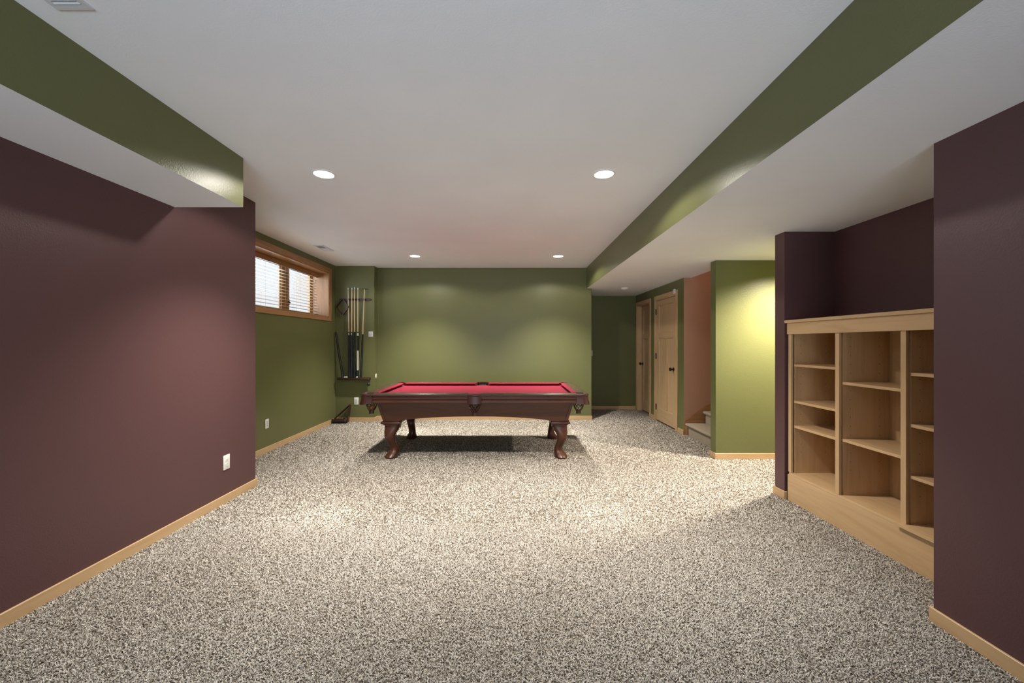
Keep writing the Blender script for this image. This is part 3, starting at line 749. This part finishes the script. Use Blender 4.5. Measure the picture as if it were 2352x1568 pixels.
for i in range(260):
    x = random.uniform(-0.125, 0.125); y = random.uniform(-0.02, 0.02)
    a_ = random.uniform(-.004, .004); b_ = random.uniform(-.004, .004)
    vs = [bm.verts.new(p) for p in ((x - .002, y, .047), (x + .002, y, .047), (x + a_, y + b_, 0.006))]; bm.faces.new(vs)
box(bm, -0.12, 0.12, -0.018, 0.018, 0.010, 0.046)
obj('bristles', bm, M['rubber'], bb, kind='stuff')
bm = bmesh.new(); bmesh.ops.create_uvsphere(bm, u_segments=12, v_segments=8, radius=0.017, matrix=Matrix.Translation((0.085, 0, 0.096))); tube(bm, [(0.085, 0, 0.07), (0.085, 0, 0.09)], 0.008, 8)
obj('knob', bm, M['black'], bb, smooth=True)

# ------------------------------------------------------------------ outlets, switches, plates
def plate(loc, rotz, name, label, cat, w_=0.070, h_=0.115, kind='duplex'):
    """plate facing local -y"""
    t = thing(name, label, cat, loc, rotz)
    if name == 'wall_outlet': t['group'] = 'white wall outlets'
    obj('cover_plate', bx(-w_ / 2, w_ / 2, -0.006, 0, -h_ / 2, h_ / 2, bev=0.0025), M['plastic'], t, smooth=True)
    if kind == 'duplex':
        for s_ in (-1, 1):
            bm = bmesh.new(); loft(bm, [[(p[0], y, p[1] + s_ * 0.0195) for p in [(x, z) for x, z, _ in ring((0, 0, 0), 0.0165, 0.0142, 16, 0.55)]] for y in (-0.0085, -0.004)])
            rc = obj('receptacle', bm, M['plastic'], t)
            bm = bmesh.new()
            for x in (-0.0055, 0.0055): box(bm, x - 0.0012, x + 0.0012, -0.0089, -0.008, s_ * 0.0195 - 0.001, s_ * 0.0195 + 0.007)
            box(bm, -0.002, 0.002, -0.0089, -0.008, s_ * 0.0195 - 0.009, s_ * 0.0195 - 0.005)
            obj('slots', bm, M['slot'], rc)
        bm = bmesh.new(); lathe(bm, [(0.0028, 0), (0.0026, 0.001)], 10); bmesh.ops.transform(bm, matrix=Matrix.Translation((0, -0.006, 0)) @ Matrix.Rotation(PI / 2, 4, 'X'), verts=bm.verts)
        obj('screw', bm, M['silver'], t)
    elif kind == 'decora':
        rc = obj('receptacle', bx(-0.0165, 0.0165, -0.0085, -0.005, -0.033, 0.033, bev=0.001), M['metalwhite'], t)
        bm = bmesh.new()
        for s_ in (-1, 1):
            for x in (-0.006, 0.006): box(bm, x - 0.0013, x + 0.0013, -0.0089, -0.008, s_ * 0.018 - 0.001, s_ * 0.018 + 0.008)
            box(bm, -0.0022, 0.0022, -0.0089, -0.008, s_ * 0.018 - 0.010, s_ * 0.018 - 0.006)
        obj('slots', bm, M['slot'], rc)
    elif kind == 'rocker':
        obj('rocker', bx(-0.0165, 0.0165, -0.0105, -0.005, -0.033, 0.033, bev=0.002), M['metalwhite'], t)
    elif kind == 'keypad':
        for k in range(3):
            obj('button', bx(-0.026, -0.015, -0.0085, -0.005, 0.014 - 0.020 * k, 0.020 - 0.020 * k, bev=0.001), M['slot'], t)
        obj('screen', bx(-0.006, 0.024, -0.008, -0.005, -0.026, 0.028, bev=0.001), M['metalwhite'], t)
    return t
plate((XL, 3.41, 0.340), PI / 2, 'wall_outlet', 'white outlet low on the plum left wall', 'outlet', 0.076, 0.122)
plate((XW, 4.97, 0.353), PI / 2, 'wall_outlet', 'white outlet on green wall below the window', 'outlet', kind='decora')
plate((-2.645, YR, 0.353), 0, 'wall_outlet', 'white outlet under the cue rack, above the triangle', 'outlet', 0.076, 0.125, kind='decora')
plate((-2.398, YR, 1.496), 0, 'keypad', 'small white wall control with buttons right of the cues', 'thermostat', 0.075, 0.088, 'keypad')
plate((1.613, 8.20, 1.137), 0, 'light_switch', 'white light switch on the dark far hall wall', 'switch', 0.072, 0.115, 'rocker')
# round cover on the return beside the rack
rp = thing('jack_cover', 'small round brass-edged cover on green wall beside the cue rack', 'wall plate', (-2.34, 7.01, 0.77), -PI / 2 + PI)
bm = bmesh.new(); lathe(bm, [(0.045, 0), (0.045, 0.004), (0.038, 0.008), (0.001, 0.009)], 28); bmesh.ops.transform(bm, matrix=Matrix.Rotation(PI / 2, 4, 'X'), verts=bm.verts); obj('disc', bm, M['pearl'], rp, smooth=True)
bm = bmesh.new(); box(bm, -0.035, 0.035, -0.012, -0.008, -0.005, 0.005, mtx=Matrix.Rotation(math.radians(-55), 4, 'Y')); obj('strap', bm, M['gold'], rp)

# ------------------------------------------------------------------ ceiling fittings
def vent(x0, x1, y0, y1, z, label):
    cx, cy = (x0 + x1) / 2, (y0 + y1) / 2; hx, hy = (x1 - x0) / 2, (y1 - y0) / 2
    t = thing('ceiling_vent', label, 'vent', (cx, cy, z)); t['group'] = 'white ceiling supply vents'
    bm = bmesh.new(); f_ = 0.022
    for a_ in ((-hx, hx, -hy, -hy + f_ * 1.2), (-hx, hx, hy - f_ * 1.2, hy), (-hx, -hx + f_, -hy + f_ * 1.2, hy - f_ * 1.2), (hx - f_, hx, -hy + f_ * 1.2, hy - f_ * 1.2), (-hx + f_, hx - f_, -0.010, 0.010)):
        box(bm, a_[0], a_[1], a_[2], a_[3], -0.007, 0)
    obj('frame', bm, M['metalwhite'], t)
    obj('duct', bx(-hx + f_, hx - f_, -hy + f_, hy - f_, -0.0012, -0.0002), M['slot'], t)
    n_ = 7; span = (hy - f_ * 1.2 - 0.010); s0 = None
    for side in (-1, 1):
        for k in range(n_):
            yc = side * (0.010 + span * (k + 0.5) / n_)
            bm = bmesh.new(); box(bm, -hx + f_, hx - f_, -0.0075, 0.0075, -0.0006, 0.0006, mtx=Matrix.Translation((0, yc, -0.0045)) @ Matrix.Rotation(math.radians(-35 * side), 4, 'X'))
            obj('louver', bm, M['metalwhite'], t)
    bm = bmesh.new(); box(bm, 0.010, 0.014, -hy + 0.003, -hy + 0.012, -0.013, -0.006); obj('lever', bm, M['metalwhite'], t)
vent(-1.79, -1.645, 1.28, 1.596, HC, 'white ceiling vent at upper left beside the green soffit')
vent(-2.665, -2.530, 5.44, 5.785, HC, 'white ceiling vent above the basement window')
dl = thing('ceiling_light', 'lit recessed ceiling light, nearer left one', 'light', (-1.46, 3.156, HC)); dl['group'] = 'recessed ceiling lights'
bm = bmesh.new(); loft(bm, [ring((0, 0, z), r_, r_, 40) for r_, z in ((0.072, -0.001), (0.074, -0.007), (0.088, -0.005), (0.092, 0.0))], cap=False)
obj('trim_ring', bm, M['plastic'], dl, smooth=True)
bm = bmesh.new(); lathe(bm, [(0.073, -0.0015), (0.071, -0.006), (0.05, -0.009), (0.001, -0.010)], 32); obj('lens', bm, M['lens'], dl, smooth=True)
for (x, y, lab) in ((0.723, 3.156, 'lit recessed ceiling light, nearer right one by the soffit'), (-1.452, 6.12, 'lit recessed ceiling light, far left near the back wall'), (0.713, 6.13, 'lit recessed ceiling light, far right near the back wall')):
    dup(dl, (x, y, HC), label=lab)
for x, y in ((-1.46, 3.156), (0.723, 3.156), (-1.452, 6.12), (0.713, 6.13)):
    spot('downlight_spill', (x, y, HC - 0.012), DL_POWER, DL_COLOR)
    spot('downlight_beam', (x, y, HC - 0.012), DL_BEAM, DL_COLOR, 103, 1.0)
sm = thing('smoke_detector', 'white round smoke detector on the low hall ceiling', 'smoke detector', (1.965, 7.0, LC))
bm = bmesh.new(); lathe(bm, [(0.064, 0), (0.064, -0.010), (0.058, -0.022), (0.040, -0.030), (0.001, -0.032)], 28); obj('housing', bm, M['plastic'], sm, smooth=True)
bm = bmesh.new(); lathe(bm, [(0.018, -0.030), (0.016, -0.035), (0.001, -0.036)], 16); obj('test_button', bm, M['metalwhite'], sm, smooth=True)

# ------------------------------------------------------------------ carpet pile
def pile():
    rng = np.random.default_rng(3)
    def region(x, y):
        ok = (x < 2.016) & (y < 1.958)
        ok |= (y >= 1.958) & (y < 3.467) & (x < 2.362)
        ok |= (y >= 3.467) & (y < 3.62) & (x < 2.336)
        ok |= (y >= 3.62) & (y < 4.666) & (x < 3.6)
        ok |= (y >= 4.666) & (y < 4.80) & (x < 2.350)
        ok |= (y >= 4.80) & (y < 5.92) & (x < 2.55)
        ok |= (y >= 5.92) & (y < 8.186) & (x < 2.508)
        ok &= (x > -2.386) | (y > 3.815)
        ok &= (x > -2.986)
        ok &= (y < 6.906) | (x > -2.325)
        ok &= (y < 7.076) | (x > 1.420)
        return ok
    parts = []
    for (ya, yb, dens, sz) in ((1.15, 3.0, 36000, 1.0), (3.0, 4.6, 15000, 1.3), (4.6, 8.2, 7000, 1.7)):
        xa, xb = -3.0, 3.6
        n = int((xb - xa) * (yb - ya) * dens)
        x = rng.uniform(xa, xb, n); y = rng.uniform(ya, yb, n)
        k = region(x, y) & (np.abs(x) < 1.33 * y + 0.35)
        parts.append((x[k], y[k], np.full(k.sum(), sz)))
    x = np.concatenate([p[0] for p in parts]); y = np.concatenate([p[1] for p in parts]); sz = np.concatenate([p[2] for p in parts])
    n = len(x)
    # yarn direction drifts slowly over the floor plus strong scatter
    th = rng.uniform(0, 2 * PI, n) + 0.0 * x
    lean = rng.uniform(0.55, 1.15, n)
    ln = rng.uniform(0.008, 0.014, n) * sz
    wd = rng.uniform(0.0014, 0.0022, n) * sz
    hz = 0.007
    bend = rng.normal(0, 0.5, n)
    P_ = []
    for i in range(3):
        f = i / 2.0
        a_ = th + bend * f
        d = ln * f * lean * 0.9
        zz = 0.0005 + hz * np.sin(f * PI * 0.62) * rng.uniform(0.8, 1.15, n) * (1.25 - 0.25 * lean)
        ww = wd * (1.0 if i < 2 else 0.55)
        cx = x + d * np.cos(a_); cy = y + d * np.sin(a_)
        px, py = -np.sin(a_) * ww, np.cos(a_) * ww
        P_.append(np.stack([cx - px, cy - py, zz], 1)); P_.append(np.stack([cx + px, cy + py, zz], 1))
    V = np.stack(P_, 1).reshape(-1, 3).astype(np.float32)
    base = np.arange(n, dtype=np.int32)[:, None] * 6
    F = np.concatenate([base + np.array([0, 1, 3, 2]), base + np.array([2, 3, 5, 4])], 1).reshape(-1).astype(np.int32)
    me = bpy.data.meshes.new('carpet_pile')
    me.vertices.add(len(V)); me.vertices.foreach_set('co', V.ravel())
    me.loops.add(len(F)); me.loops.foreach_set('vertex_index', F)
    nf = 2 * n
    me.polygons.add(nf); me.polygons.foreach_set('loop_start', np.arange(nf, dtype=np.int32) * 4)
    sh = np.clip(rng.beta(2.2, 1.5, n) + 0.10 * np.sin(x * 2.0 + 1.1 * y) * np.sin(y * 2.7 - x), 0, 1)
    dk = rng.uniform(0, 1, n) < 0.13; sh[dk] = rng.uniform(0, 0.25, dk.sum())
    at = me.attributes.new('shade', 'FLOAT', 'FACE'); at.data.foreach_set('value', np.repeat(sh, 2).astype(np.float32))
    me.update(); me.validate()
    me.materials.append(M['yarn'])
    o = bpy.data.objects.new('carpet_pile', me); COL.objects.link(o)
    o['kind'] = 'stuff'; o['label'] = 'speckled beige and brown shag carpet covering the floor'; o['category'] = 'carpet'
    print('tufts', n)
pile()
